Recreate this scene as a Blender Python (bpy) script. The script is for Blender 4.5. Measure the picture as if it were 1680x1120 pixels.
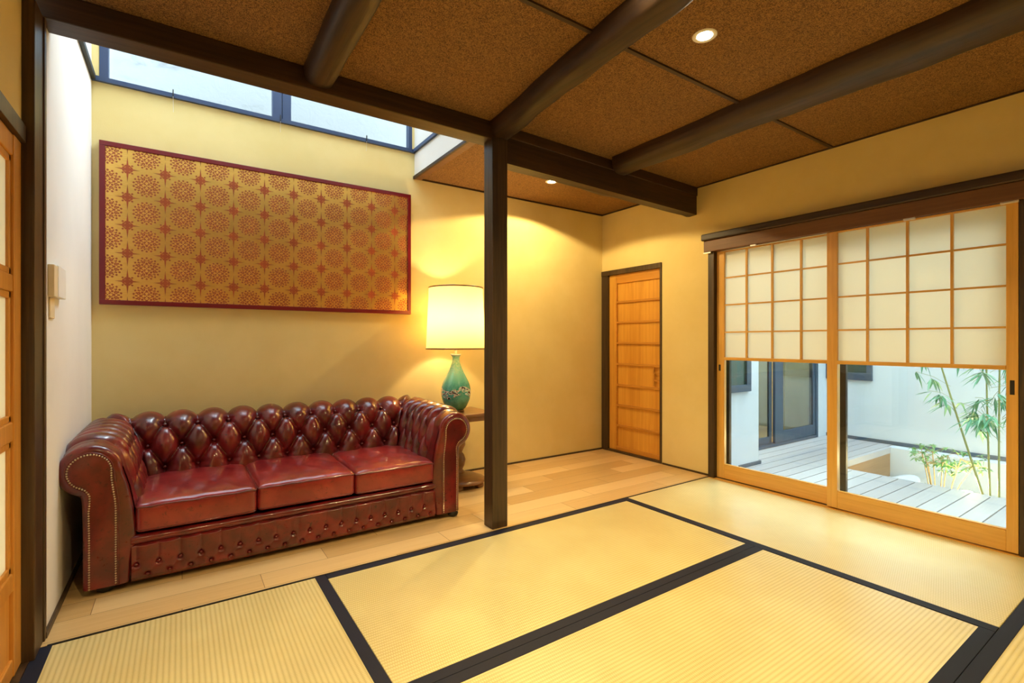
import bpy, bmesh, math, random
from mathutils import Vector, Matrix
random.seed(7)
SC = bpy.context.scene
for o in list(bpy.data.objects): bpy.data.objects.remove(o)
COL = SC.collection
PI = math.pi

# ------------------------------------------------------------------ camera, world, exposure
cd = bpy.data.cameras.new('camera'); cam = bpy.data.objects.new('camera', cd); COL.objects.link(cam)
cd.sensor_width = 36.0; cd.lens = 36.0 * 803.75 / 1680.0
cd.clip_start = 0.02; cd.clip_end = 100
cam.location = (0, 0, 1.1); cam.rotation_euler = (PI / 2, 0, -0.5947)
SC.camera = cam
SC.view_settings.view_transform = 'Standard'; SC.view_settings.look = 'None'
SC.view_settings.gamma = 1.0; SC.view_settings.use_curve_mapping = False
SC.view_settings.exposure = 0.0
wd = bpy.data.worlds.new('sky'); SC.world = wd; wd.use_nodes = True
bg = wd.node_tree.nodes['Background']
bg.inputs['Color'].default_value = (0.70, 0.84, 1.0, 1); bg.inputs['Strength'].default_value = 6.8

WARM = (1.0, 0.76, 0.35)
def light(kind, name, loc, energy, color=WARM, size=0.03, aim=None, angle=None, blend=0.6):
    l = bpy.data.lights.new(name, kind); l.energy = energy; l.color = color
    if kind in ('SPOT', 'POINT'): l.shadow_soft_size = size
    if kind == 'SPOT': l.spot_size = angle; l.spot_blend = blend
    o = bpy.data.objects.new(name, l); COL.objects.link(o); o.location = loc
    if aim is not None:
        o.rotation_euler = (Vector(aim) - Vector(loc)).to_track_quat('-Z', 'Y').to_euler()
    return o

# very soft sun added above the far courtyard wall to whiten the window mat
sn = light('SUN', 'added_soft_sun', (9, 1.2, 7), 7.5, (.80, .90, 1.0), aim=(3.2, 1.5, 0)); sn.data.angle = math.radians(38)

# ------------------------------------------------------------------ constants of the place (metres)
XL, XR, YB = -0.42, 3.587, 3.65
ZC = 2.39
XV = 1.535          # right face of the open void
ZS = 2.60           # sill of the high window

# ------------------------------------------------------------------ shader expression helper
class N:
    def __init__(s, t, sock): s.t = t; s.s = sock
    def _m(s, op, *a):
        n = s.t.nodes.new('ShaderNodeMath'); n.operation = op
        for i, v in enumerate((s,) + a):
            if isinstance(v, N): s.t.links.new(v.s, n.inputs[i])
            else: n.inputs[i].default_value = float(v)
        return N(s.t, n.outputs[0])
    def __add__(s, o): return s._m('ADD', o)
    __radd__ = __add__
    def __mul__(s, o): return s._m('MULTIPLY', o)
    __rmul__ = __mul__
    def __sub__(s, o): return s._m('SUBTRACT', o)
    def __rsub__(s, o): return s._m('MULTIPLY', -1.0)._m('ADD', o)
    def __truediv__(s, o): return s._m('DIVIDE', o)
    def sin(s): return s._m('SINE')
    def cos(s): return s._m('COSINE')
    def abs(s): return s._m('ABSOLUTE')
    def fract(s): return s._m('FRACT')
    def floor(s): return s._m('FLOOR')
    def pw(s, e): return s._m('POWER', e)
    def lt(s, o): return s._m('LESS_THAN', o)
    def gt(s, o): return s._m('GREATER_THAN', o)
    def mx(s, o): return s._m('MAXIMUM', o)
    def mn(s, o): return s._m('MINIMUM', o)
    def sqrt(s): return s._m('SQRT')
    def atan2(s, o): return s._m('ARCTAN2', o)
    def step(s, a, b):
        n = s.t.nodes.new('ShaderNodeMapRange'); n.interpolation_type = 'SMOOTHSTEP'
        s.t.links.new(s.s, n.inputs[0]); n.inputs[1].default_value = a; n.inputs[2].default_value = b
        return N(s.t, n.outputs[0])

class Mat:
    def __init__(s, name):
        s.m = bpy.data.materials.new(name); s.m.use_nodes = True; s.t = s.m.node_tree
        s.b = s.t.nodes['Principled BSDF']; s.out = s.t.nodes['Material Output']
        s.tc = s.t.nodes.new('ShaderNodeTexCoord')
    def set(s, **k):
        for a, v in k.items():
            a = a.replace('_', ' ')
            if isinstance(v, N): s.t.links.new(v.s, s.b.inputs[a])
            elif isinstance(v, tuple) and len(v) == 3: s.b.inputs[a].default_value = v + (1,)
            else: s.b.inputs[a].default_value = v
        return s
    def xyz(s):
        n = s.t.nodes.new('ShaderNodeSeparateXYZ'); s.t.links.new(s.tc.outputs['Object'], n.inputs[0])
        return [N(s.t, n.outputs[i]) for i in range(3)]
    def noise(s, scale=(1, 1, 1), detail=3, rough=.5, dist=0, nscale=1.0):
        mp = s.t.nodes.new('ShaderNodeMapping'); s.t.links.new(s.tc.outputs['Object'], mp.inputs[0])
        mp.inputs['Scale'].default_value = scale
        n = s.t.nodes.new('ShaderNodeTexNoise'); s.t.links.new(mp.outputs[0], n.inputs['Vector'])
        n.inputs['Scale'].default_value = nscale; n.inputs['Detail'].default_value = detail
        n.inputs['Roughness'].default_value = rough; n.inputs['Distortion'].default_value = dist
        return N(s.t, n.outputs[0])
    def combine(s, x, y, z):
        n = s.t.nodes.new('ShaderNodeCombineXYZ')
        for i, v in enumerate((x, y, z)):
            if isinstance(v, N): s.t.links.new(v.s, n.inputs[i])
            else: n.inputs[i].default_value = v
        return n.outputs[0]
    def mix(s, fac, a, b):
        n = s.t.nodes.new('ShaderNodeMix'); n.data_type = 'RGBA'
        s.t.links.new(fac.s, n.inputs[0]) if isinstance(fac, N) else None
        for i, v in ((6, a), (7, b)):
            if isinstance(v, N): s.t.links.new(v.s, n.inputs[i])
            else: n.inputs[i].default_value = v + (1,)
        return N(s.t, n.outputs[2])
    def bump(s, h, strength=.3, dist=.002):
        n = s.t.nodes.new('ShaderNodeBump'); s.t.links.new(h.s, n.inputs['Height'])
        n.inputs['Strength'].default_value = strength; n.inputs['Distance'].default_value = dist
        s.t.links.new(n.outputs[0], s.b.inputs['Normal']); return s

def simple(name, c, rough=.5, metal=0.0, **k):
    m = Mat(name); m.set(Base_Color=c, Roughness=rough, Metallic=metal, **k); return m.m
def wood(name, c1, c2, axis='z', rough=.45, fine=60, b=.25, coat=0.0):
    m = Mat(name); lo = fine * .035
    sc = {'x': (lo, fine, fine), 'y': (fine, lo, fine), 'z': (fine, fine, lo)}[axis]
    n1 = m.noise(sc, 5, .6, .4); sc2 = tuple(v * .12 for v in sc); n2 = m.noise(sc2, 3, .5, .6)
    f = (n1 * .5 + n2 * .5).step(.34, .66)
    m.set(Base_Color=m.mix(f, c1, c2), Roughness=rough, Coat_Weight=coat, Coat_Roughness=.2)
    m.bump(n1, b, .002); return m.m
def plaster(name, c, c2, b=.2):
    m = Mat(name); n = m.noise((1, 1, 1), 4, .6, 0, 2.2); g = m.noise((1, 1, 1), 3, .7, 0, 160)
    m.set(Base_Color=m.mix(n.step(.3, .7), c, c2), Roughness=.92, Specular_IOR_Level=.2)
    m.bump(g, b, .003); return m.m

M = {}
M['ochre'] = plaster('ochre_plaster', (.79, .64, .295), (.75, .595, .255))
M['white'] = plaster('white_plaster', (.76, .72, .665), (.72, .68, .625), .1)
M['outwhite'] = plaster('outside_render', (.60, .645, .69), (.57, .615, .66), .1)
M['dark'] = wood('dark_stained_wood', (.026, .014, .007), (.080, .044, .019), 'z', .42, 90, .3)
M['darkx'] = wood('dark_beam_wood', (.020, .009, .004), (.060, .028, .011), 'x', .5, 60, .5)
M['darky'] = wood('dark_log_wood', (.018, .009, .004), (.060, .029, .011), 'y', .5, 45, .8)
M['brownx'] = wood('brown_trim_wood', (.13, .052, .014), (.19, .078, .022), 'x', .5, 60, .2)
M['browny'] = wood('brown_pelmet_wood', (.125, .050, .016), (.18, .075, .024), 'y', .5, 60, .2)
M['amberz'] = wood('amber_wood_upright', (.64, .33, .055), (.78, .43, .095), 'z', .32, 60, .12, .3)
M['ambery'] = wood('amber_wood_level', (.64, .33, .055), (.78, .43, .095), 'y', .32, 60, .12, .3)
M['cedar'] = wood('cedar_board', (.60, .26, .030), (.76, .38, .055), 'z', .4, 45, .15, .2)
M['cedary'] = wood('cedar_batten', (.50, .20, .022), (.62, .27, .035), 'y', .4, 45, .15, .2)
M['doororange'] = wood('orange_door_wood', (.55, .23, .035), (.70, .33, .06), 'z', .4, 50, .15, .2)
M['tablewood'] = wood('table_wood', (.16, .065, .02), (.27, .12, .04), 'x', .35, 50, .15, .3)
M['navy'] = simple('navy_daylight_metal', (.030, .052, .12), .4, .1)  # navy paint, with the blue of the daylight mixed into its colour
M['bronze'] = simple('bronze_aluminium', (.055, .042, .032), .4, .5)
M['slate'] = simple('slate_painted_frame', (.06, .09, .13), .4, .2)
M['black'] = simple('black_paint', (.01, .009, .008), .5)
M['plastic'] = simple('white_plastic', (.82, .80, .75), .4)
M['beige'] = simple('beige_plastic', (.72, .58, .36), .5)
M['steel'] = simple('pale_metal', (.8, .76, .7), .3, .8)
M['brass'] = simple('aged_brass', (.75, .62, .42), .28, 1.0)

# oak floor boards
m = Mat('oak_boards'); x, y, z = m.xyz()
row = (y / .152).floor(); xs = x + row * .613
pid = (xs / .92).floor() * 12.7 + row * 5.31
rnd = (pid.sin() * 437.58).fract()
g = m.noise((2.2, 55, 1), 4, .6, .5)
gap = ((y / .152).fract() - .5).abs().gt(.493).mx(((xs / .92).fract() - .5).abs().gt(.4987))
base = m.mix((g * .45 + rnd * .62).step(.15, .85), (.56, .345, .13), (.76, .535, .26))
m.set(Base_Color=m.mix(gap, base, (.20, .11, .04)), Roughness=.36, Coat_Weight=.15, Coat_Roughness=.25)
m.bump(g, .08, .002); M['oak'] = m.m

# tatami, ridges along local x or y
def tatami(ax):
    m = Mat('tatami_rush_' + ax); x, y, z = m.xyz()
    u, v = (y, x) if ax == 'x' else (x, y)          # u across the ridges, v along
    rid = ((u * (PI / .0165)).sin()).abs()
    rush = m.noise((900, 60, 1) if ax == 'y' else (60, 900, 1), 2, .6)
    cross = ((v * (2 * PI / .0085)).sin() * ((u * (PI / .0165)).sin().gt(0) * 2 - 1)) * .5 + .5
    big = m.noise((1, 1, 1), 3, .6, 0, 3.2)
    c = m.mix((rid * .36 + cross * .34 + rush * .30 ).step(.1, .95), (.50, .40, .14), (.79, .68, .35))
    c2 = m.mix(big.step(.35, .7), c, m.mix(rid, (.60, .50, .21), (.77, .67, .34)))
    m.set(Base_Color=c2, Roughness=.40, Specular_IOR_Level=.6, Coat_Weight=.8, Coat_Roughness=.27)
    m.bump(rid * .8 + cross * .35, .40, .0022); return m.m
M['tatx'] = tatami('x'); M['taty'] = tatami('y')
m = Mat('tatami_border_cloth'); n = m.noise((1, 1, 1), 2, .5, 0, 900)
m.set(Base_Color=m.mix(n, (.008, .010, .022), (.019, .022, .045)), Roughness=.6, Specular_IOR_Level=.25); m.bump(n, .2, .001)
M['border'] = m.m

# burlap ceiling cloth
m = Mat('burlap_ceiling_cloth')
a = m.noise((140, 560, 1), 2, .6); b = m.noise((560, 140, 1), 2, .6); c = m.noise((1, 1, 1), 3, .6, 0, 60)
f = (a * .46 + b * .46 + c * .08).step(.42, .58)
m.set(Base_Color=m.mix(f, (.080, .032, .007), (.36, .18, .046)), Roughness=.85); m.bump(f, .5, .003)
M['burlap'] = m.m

# leather
def leather(name, c1, c2, c3, rough):
    m = Mat(name); n = m.noise((1, 1, 1), 4, .6, .3, 7); w = m.noise((1, 1, 1), 4, .75, .6, 34); g = m.noise((1, 1, 1), 2, .5, 0, 420)
    col = m.mix(n.step(.35, .68), c1, c2); col = m.mix(w.step(.56, .72), col, c3)
    m.set(Base_Color=col, Roughness=(w * .16 + (rough - .08)), Coat_Weight=.75, Coat_Roughness=.12, Specular_IOR_Level=.5)
    m.bump(g * .4 + w * .6, .22, .0016); return m.m
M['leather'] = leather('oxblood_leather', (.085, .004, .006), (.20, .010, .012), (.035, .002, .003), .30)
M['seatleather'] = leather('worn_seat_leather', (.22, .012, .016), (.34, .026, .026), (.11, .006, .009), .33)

# brocade
m = Mat('gold_brocade'); x, y, z = m.xyz()
PX, PZ, R0 = .180, .1635, .064
def cell(u, v, ox, oz):
    cu = (((u - ox) / PX) + 100.5).fract() * PX - PX / 2
    cv = (((v - oz) / PZ) + 100.5).fract() * PZ - PZ / 2
    return cu, cv
# local origin is the picture's lower left corner (x along, z up)
def dots(k, th, n, k0, rad, ph=0.0):
    # n round dots on the circle k0
    d = (((th * (n / (2 * PI)) + ph + 100.0).fract() - .5) * (2 * PI / n)) * k0
    return (d * d + (k - k0) * (k - k0)).lt(rad * rad)
def medallion(cu, cv):
    r = (cu * cu + cv * cv).sqrt(); th = cv.atan2(cu)
    k = r / R0
    m_ = dots(k, th, 18, .97, .085).mx(dots(k, th, 18, .80, .070, .5)).mx(dots(k, th, 8, .62, .130)).mx(dots(k, th, 8, .46, .095, .5))
    hole = dots(k, th, 8, .62, .055)
    m_ = m_ * (1 - hole)
    arc = (k - ((th * 8).cos() * .06 + .66)).abs().lt(.026).mx((k - ((th * 4).cos() * .05 + .33)).abs().lt(.035))
    m_ = m_.mx(arc).mx(dots(k, th, 4, .18, .075)).mx(k.lt(.06))
    return m_.mx((k - .52).abs().lt(.46) * ((th * 12).sin()).abs().lt(.10))
def floret(cu, cv):
    au, av = cu.abs(), cv.abs()
    arm1 = (au / .060 + av / .0075).lt(1.0); arm2 = (av / .078 + au / .0075).lt(1.0)
    r = (cu * cu + cv * cv).sqrt(); th = cv.atan2(cu)
    p = dots(r / .02, th, 8, 1.0, .30).mx(dots(r / .02, th, 4, 1.55, .26)).mx((r - .011).abs().lt(.0022)).mx((au - av).abs().lt(.0022) * r.lt(.036))
    return arm1.mx(arm2).mx(p)
u1, v1 = cell(x, z, .217, .220); u2, v2 = cell(x, z, .217 + PX / 2, .220 + PZ / 2)
pat = medallion(u1, v1).mx(floret(u2, v2))
thr = m.noise((30, 1, 900), 2, .5)
gold = m.mix(thr.step(.3, .7), (.80, .46, .09), (.95, .62, .17))
red = m.mix(thr.step(.3, .7), (.31, .050, .014), (.43, .095, .026))
m.set(Base_Color=m.mix(pat, gold, red), Metallic=(1 - pat) * .85 + pat * .15, Roughness=.32)
m.bump(pat * .6 + thr * .25, .35, .001); M['brocade'] = m.m
M['redframe'] = simple('red_lacquer', (.16, .006, .010), .30)

# shoji paper, lamp shade: translucent sheets
def sheet(name, c, tr, rough=1.0):
    m = Mat(name); t = m.t
    d = t.nodes.new('ShaderNodeBsdfDiffuse'); d.inputs[0].default_value = c + (1,)
    l = t.nodes.new('ShaderNodeBsdfTranslucent'); l.inputs[0].default_value = c + (1,)
    mx = t.nodes.new('ShaderNodeMixShader'); mx.inputs[0].default_value = tr
    t.links.new(d.outputs[0], mx.inputs[1]); t.links.new(l.outputs[0], mx.inputs[2]); t.links.new(mx.outputs[0], m.out.inputs[0])
    t.nodes.remove(m.b); return m.m
M['paper'] = sheet('shoji_paper', (.89, .86, .73), .41)
M['shade'] = sheet('lamp_shade_cloth', (.85, .64, .27), .50)
M['blind'] = sheet('wing_blind_cloth', (.88, .76, .50), .55)
def glass(name, tint, refl=1.0):
    m = Mat(name); t = m.t
    g = t.nodes.new('ShaderNodeBsdfGlossy'); g.inputs['Roughness'].default_value = .01
    tr = t.nodes.new('ShaderNodeBsdfTransparent'); tr.inputs[0].default_value = tint + (1,)
    fr = t.nodes.new('ShaderNodeLayerWeight'); fr.inputs[0].default_value = .5      # reflection grows towards grazing, same on both faces
    f = (N(t, fr.outputs['Facing']).pw(5) * .9 + .03) * refl
    mx = t.nodes.new('ShaderNodeMixShader'); t.links.new(f.s, mx.inputs[0])
    t.links.new(tr.outputs[0], mx.inputs[1]); t.links.new(g.outputs[0], mx.inputs[2]); t.links.new(mx.outputs[0], m.out.inputs[0])
    t.nodes.remove(m.b); return m.m
M['glass'] = glass('window_glass', (.95, .98, .97))
M['dimglass'] = glass('wing_glass', (.62, .70, .76), 2.0)
M['frost'] = sheet('frosted_pane', (.86, .80, .62), .35)
def emis(name, c, s):
    m = Mat(name); m.set(Base_Color=(0., 0., 0.), Emission_Color=c, Emission_Strength=s); return m.m
M['bulb'] = emis('glowing_lamp', (1, .86, .6), 60)

# ------------------------------------------------------------------ mesh helpers
class MB:
    def __init__(s, org=(0, 0, 0)): s.v = []; s.f = []; s.o = Vector(org)
    def add(s, vs, fs):
        k = len(s.v); s.v += [tuple(Vector(v) - s.o) for v in vs]; s.f += [tuple(i + k for i in f) for f in fs]
    def box(s, x0, x1, y0, y1, z0, z1):
        vs = [(x, y, z) for x in (x0, x1) for y in (y0, y1) for z in (z0, z1)]
        s.add(vs, [(0, 1, 3, 2), (4, 6, 7, 5), (0, 4, 5, 1), (2, 3, 7, 6), (0, 2, 6, 4), (1, 5, 7, 3)])
    def hexa(s, a, b):        # a, b: two quads (4 pts each, same order)
        s.add(list(a) + list(b), [(3, 2, 1, 0), (4, 5, 6, 7), (0, 1, 5, 4), (1, 2, 6, 5), (2, 3, 7, 6), (3, 0, 4, 7)])
    def grid(s, fn, nu, nv, flip=False):
        vs = [fn(i / nu, j / nv) for i in range(nu + 1) for j in range(nv + 1)]
        fs = []
        for i in range(nu):
            for j in range(nv):
                q = (i * (nv + 1) + j, (i + 1) * (nv + 1) + j, (i + 1) * (nv + 1) + j + 1, i * (nv + 1) + j + 1)
                fs.append(q[::-1] if flip else q)
        s.add(vs, fs)
    def lathe(s, c, prof, n=48, caps=True):   # prof: list of (r, z)
        vs = [(c[0] + r * math.cos(2 * PI * i / n), c[1] + r * math.sin(2 * PI * i / n), c[2] + z) for r, z in prof for i in range(n)]
        fs = [(j * n + i, j * n + (i + 1) % n, (j + 1) * n + (i + 1) % n, (j + 1) * n + i) for j in range(len(prof) - 1) for i in range(n)]
        if caps:
            fs.append(tuple(range(n))[::-1]); fs.append(tuple((len(prof) - 1) * n + i for i in range(n)))
        s.add(vs, fs)
    def tube(s, pts, r, n=8, closed=False):
        pts = [Vector(p) for p in pts]; m = len(pts); rr = r if isinstance(r, (list, tuple)) else [r] * m
        vs = []; up = Vector((0, 0, 1)); prev = None
        for i, p in enumerate(pts):
            a = pts[(i - 1) % m] if (closed or i > 0) else p; b = pts[(i + 1) % m] if (closed or i < m - 1) else p
            t = (b - a).normalized()
            if prev is None:
                n1 = t.cross(up)
                if n1.length < .1: n1 = t.cross(Vector((1, 0, 0)))
            else: n1 = prev - t * prev.dot(t)
            n1.normalize(); prev = n1; n2 = t.cross(n1)
            for k in range(n):
                an = 2 * PI * k / n; vs.append(p + (n1 * math.cos(an) + n2 * math.sin(an)) * rr[i])
        fs = [(i * n + k, i * n + (k + 1) % n, ((i + 1) % m) * n + (k + 1) % n, ((i + 1) % m) * n + k) for i in range(m if closed else m - 1) for k in range(n)]
        if not closed: fs += [tuple(range(n))[::-1], tuple((m - 1) * n + k for k in range(n))]
        s.add(vs, fs)
    def ball(s, c, r, seg=8, rings=5, sq=1.0):
        prof = [(r * math.sin(PI * j / rings) + 1e-5, -r * sq * math.cos(PI * j / rings)) for j in range(rings + 1)]
        s.lathe(c, prof, seg, False)
    def build(s, name, mat, parent=None, bevel=0, smooth=False, seg=2):
        me = bpy.data.meshes.new(name); me.from_pydata(s.v, [], s.f); me.update()
        bm = bmesh.new(); bm.from_mesh(me); bmesh.ops.recalc_face_normals(bm, faces=bm.faces); bm.to_mesh(me); bm.free()
        o = bpy.data.objects.new(name, me); COL.objects.link(o); me.materials.append(mat)
        if parent is not None: o.parent = parent
        else: o.location = s.o
        if smooth:
            for p in me.polygons: p.use_smooth = True
        if bevel:
            b = o.modifiers.new('bevel', 'BEVEL'); b.width = bevel; b.segments = seg; b.limit_method = 'ANGLE'; b.angle_limit = .6
        return o
def thing(name, label, cat, loc, group=None):
    o = bpy.data.objects.new(name, None); COL.objects.link(o); o.location = loc; o.empty_display_size = .05
    o['label'] = label; o['category'] = cat
    if group: o['group'] = group
    return o
def tag(o, label, cat, group=None):
    o['label'] = label; o['category'] = cat
    if group: o['group'] = group
    return o
def struct(name, mb, mat, bevel=0, label=None):
    o = mb.build(name, mat, None, bevel); o['kind'] = 'structure'
    if label: o['label'] = label
    return o
def sempty(name, loc=(0, 0, 0), label=None):
    o = bpy.data.objects.new(name, None); COL.objects.link(o); o.location = loc; o['kind'] = 'structure'
    if label: o['label'] = label
    return o
def bx(x0, x1, y0, y1, z0, z1, org=(0, 0, 0)):
    b = MB(org); b.box(x0, x1, y0, y1, z0, z1); return b

# ------------------------------------------------------------------ room shell
YN = -2.6
fb = bx(XL - .15, XR + .12, 2.412, YB + .12, -.06, 0.0); struct('floor', fb, M['oak'], label='light oak board floor under the sofa and in the passage')
fb = bx(XL - .15, XR + .12, YN, 2.412, -.10, -.045); struct('floor', fb, M['oak'], label='sub-floor under the tatami mats')
# back wall, with the high window opening above the sill on the left part
w = MB(); w.box(XL - .12, XR + .12, YB, YB + .12, -.06, ZS - .012)
w.box(XV, XV + .14, YB, YB + .12, ZS - .012, 3.45); w.box(XL - .12, -.387, YB, YB + .12, ZS - .012, 3.45); w.box(1.516, XV, YB, YB + .12, ZS - .012, 3.45)
w.box(-.387, 1.516, YB, YB + .12, 3.3, 3.45)
struct('wall_back', w, M['ochre'])
# left wall of the sofa recess (tall, white)
struct('wall_left', bx(XL - .12, XL, 2.45, YB, -.06, 3.45), M['white'])
# wall over the front beam closing the tall space
struct('wall_void_front', bx(XL, XV, 2.50, 2.60, ZC, 3.45), M['white'])
struct('wall_void_right', bx(XV, XV + .08, 2.60, YB, 2.405, 3.45), M['white'])
w = MB(); w.box(XL - .12, XV + .08, 2.5, 2.66, 3.45, 3.55); w.box(XL - .12, XV + .08, 3.58, YB + .12, 3.45, 3.55); w.box(XL - .12, -.34, 2.66, 3.58, 3.45, 3.55); w.box(1.45, XV + .08, 2.66, 3.58, 3.45, 3.55)
struct('ceiling_void', w, M['white'])
# right wall with door and garden window openings
w = MB()
w.box(XR, XR + .11, 3.60, YB, -.06, ZC + .02)
w.box(XR, XR + .11, 2.895, 3.60, 1.77, ZC + .02)
w.box(XR, XR + .11, 2.405, 2.895, -.06, ZC + .02)
w.box(XR, XR + .11, .57, 2.405, 1.83, ZC + .02)
w.box(XR, XR + .11, YN, .57, -.06, ZC + .02)
w.box(XR, XR + .11, .57, 2.405, -.10, -.012)
struct('wall_right', w, M['ochre'])
struct('wall_rear', bx(XL - .15, XR + .12, YN - .1, YN, -.1, ZC + .02), M['ochre'])
# left wall of the tatami room: sliding doors below a head rail, plaster above
struct('wall_left_front', bx(-.56, -.45, YN, 2.33, 1.835, ZC + .02), M['ochre'])
struct('wall_left_near', bx(-.56, -.45, YN, -.55, -.06, 1.78), M['ochre'])
# ceilings
struct('ceiling', bx(-.56, XR + .02, YN, 2.60, ZC, ZC + .05), M['burlap'])
struct('ceiling_passage', bx(XV + .03, XR, 2.60, YB, ZC + .008, ZC + .05), M['burlap'])
# thin dark edge where ceiling meets walls, battens
def trim(n, *a, mat='darkx', bev=0): struct('trim_%d' % n, bx(*a), M[mat], bev)
trim(1, XR - .012, XR, YN, 2.53, ZC - .008, ZC)
trim(2, XV, XR, YB - .010, YB, ZC - .004, ZC + .008)
trim(3, XR - .010, XR, 2.64, YB - .01, ZC - .004, ZC + .008)
trim(4, XV - .012, XV + .004, 2.58, YB, ZC - .006, ZC + .016)
trim(5, XV + .004, XV + .055, 2.58, YB - .01, ZC - .006, ZC + .012, mat='brownx')
# sill trim round the tall space
trim(6, -.42, XV, YB - .022, YB, ZS - .014, ZS + .012, mat='navy')
trim(7, XL, XL + .020, 2.60, YB - .022, ZS - .012, ZS + .016, mat='black')
trim(8, XV - .018, XV, 2.60, YB - .022, ZS - .012, ZS + .014, mat='navy')
# joints in the burlap ceiling
def batten(n, x0, x1): trim(n, x0, x1, 1.492, 1.512, ZC - .009, ZC)
batten(9, -.45, XR - .012)
# floor line
struct('baseboard_back', bx(XL + .01, XR - .01, YB - .010, YB, 0, .014), M['dark'])
struct('baseboard_left', bx(XL, XL + .010, 2.47, YB, 0, .022), M['dark'])
struct('baseboard_right', bx(XR - .010, XR, 2.42, 2.885, 0, .014), M['dark'])
trim(13, -.40, XR - .02, 2.408, 2.416, -.02, .0015, mat='black')
# wooden threshold by the garden window and by the sliding doors
trim(14, 3.545, XR + .10, .50, 2.40, -.04, .002, mat='ambery')
trim(15, -.56, -.432, -.55, 2.32, -.04, .003, mat='dark')

# ------------------------------------------------------------------ posts and beams
def tapered(name, label, mat, quads, cat, org):
    b = MB(org); b.hexa(*quads); o = b.build(name, M[mat], None, .004); return tag(o, label, cat)
o = bx(1.508, 1.614, 2.433, 2.530, 0, 2.30, (1.56, 2.48, 0)).build('wooden_post', M['dark'], None, .004)
tag(o, 'dark square wooden post standing free at the edge of the tatami', 'post')
b = bx(-.520, -.417, 2.322, 2.445, 0, 2.288, (-.47, 2.38, 0)); b.box(-.470, -.412, 2.445, 2.475, 0, 2.288)
tag(b.build('wooden_post', M['dark'], None, .003), 'dark wooden post at the left beside the sliding door', 'post')
o = bx(-.56, 1.614, 2.440, 2.56, 2.286, 2.388, (0.5, 2.5, 2.29)).build('lintel_beam', M['darkx'], None, .004)
tag(o, 'dark horizontal beam under the ceiling above the sofa recess', 'beam')
# lower, stouter beam from the post to the right wall; slightly out of square, waney back edge
b = MB((2.6, 2.5, 2.2))
n = 40
def beamfn(k):
    t = k / n; x = 1.616 + t * (XR - .002 - 1.616); yf = 2.456 + t * .080
    wob = .018 * math.sin(t * 9 + 1) + .010 * math.sin(t * 23)
    yb = yf + .118 + wob * .8
    zb = 2.170 - t * .008
    return [(x, yf, zb), (x, yf, 2.330), (x, yb, 2.330), (x, yb, zb + .022 + wob), (x, yb - .035, zb + wob * .2)]
vs = []; fs = []
for k in range(n + 1): vs += beamfn(k)
for k in range(n):
    for j in range(5): fs.append((k * 5 + j, k * 5 + (j + 1) % 5, (k + 1) * 5 + (j + 1) % 5, (k + 1) * 5 + j))
fs += [(0, 1, 2, 3, 4), tuple(n * 5 + i for i in range(5))]
b.add(vs, fs)
tag(b.build('cross_beam', M['darkx'], None), 'stout dark beam running from the free post to the right wall', 'beam')
b = MB((2.6, 2.5, 2.35))
b.hexa([(1.616, 2.446, 2.325), (1.616, 2.56, 2.325), (1.616, 2.56, 2.389), (1.616, 2.446, 2.389)], [(XR - .002, 2.526, 2.318), (XR - .002, 2.64, 2.318), (XR - .002, 2.64, 2.389), (XR - .002, 2.526, 2.389)])
tag(b.build('lintel_beam', M['darkx'], None, .003), 'thin dark rail lying on the stout beam right of the free post', 'beam')
# ceiling logs
def log(xc0, xc1, w0, w1, dep, label, seed, y1=2.445, bumpa=.007):
    rnd = random.Random(seed); ph = [rnd.uniform(0, 6.28) for _ in range(6)]
    org = ((xc0 + xc1) / 2, 0, ZC - .05); b = MB(org); ny, na = 90, 18; yy0, yy1 = YN + .02, y1
    def fn(u, v):
        y = yy1 + (yy0 - yy1) * u; t = (yy1 - y) / 2.4
        xc = xc0 + (xc1 - xc0) * t; w = (w0 + (w1 - w0) * min(t, 1.2)) / 2
        a = PI * v
        r = 1 + bumpa / w * (math.sin(y * 5 + ph[0] + a) * .5 + math.sin(y * 11 + ph[1] - 2 * a) * .35 + math.sin(y * 23 + ph[2]) * .2)
        ex = math.copysign(abs(math.cos(a)) ** .7, math.cos(a)); ez = abs(math.sin(a)) ** .62
        return (xc - ex * w * r, y, ZC + .001 - ez * dep * r)
    b.grid(fn, ny, na)
    o = b.build('ceiling_beam', M['darky'], None, smooth=True)
    return tag(o, label, 'beam', 'log beams under the burlap ceiling')
log(.545, .53, .135, .15, .085, 'round dark ceiling log nearest the left wall', 1, bumpa=.004)
log(1.570, 1.355, .14, .15, .092, 'rough dark ceiling log that meets the free post', 2)
log(2.585, 2.61, .17, .29, .105, 'knotty dark ceiling log nearest the garden window', 3)

# ------------------------------------------------------------------ tatami mats
def mat_(x0, x1, y0, y1, ax, borders, label, bw=.046):
    org = ((x0 + x1) / 2, (y0 + y1) / 2, -.045)
    t = thing('tatami_mat', label, 'tatami mat', org, 'tatami mats on the floor')
    g = .0015; x0 += g; x1 -= g; y0 += g; y1 -= g
    b = bx(x0, x1, y0, y1, -.045, -.001, org); b.build('rush_cover', M['tat' + ax], t, .003)
    for s in borders:
        if s == 'l': a = (x0 - .0005, x0 + bw, y0, y1)
        if s == 'r': a = (x1 - bw, x1 + .0005, y0, y1)
        if s == 'n': a = (x0, x1, y0 - .0005, y0 + bw)
        if s == 'f': a = (x0, x1, y1 - bw, y1 + .0005)
        bx(*a, -.044, .0012, org).build('border', M['border'], t, .001)
mat_(-.432, .565, .41, 2.408, 'y', 'lr', 'tatami mat in front of the left half of the sofa')
mat_(.565, 2.556, 1.450, 2.408, 'x', 'nf', 'tatami mat at the foot of the free post')
mat_(.565, 2.556, .510, 1.450, 'x', 'nf', 'tatami mat in the foreground middle, before the one at the post')
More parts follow.
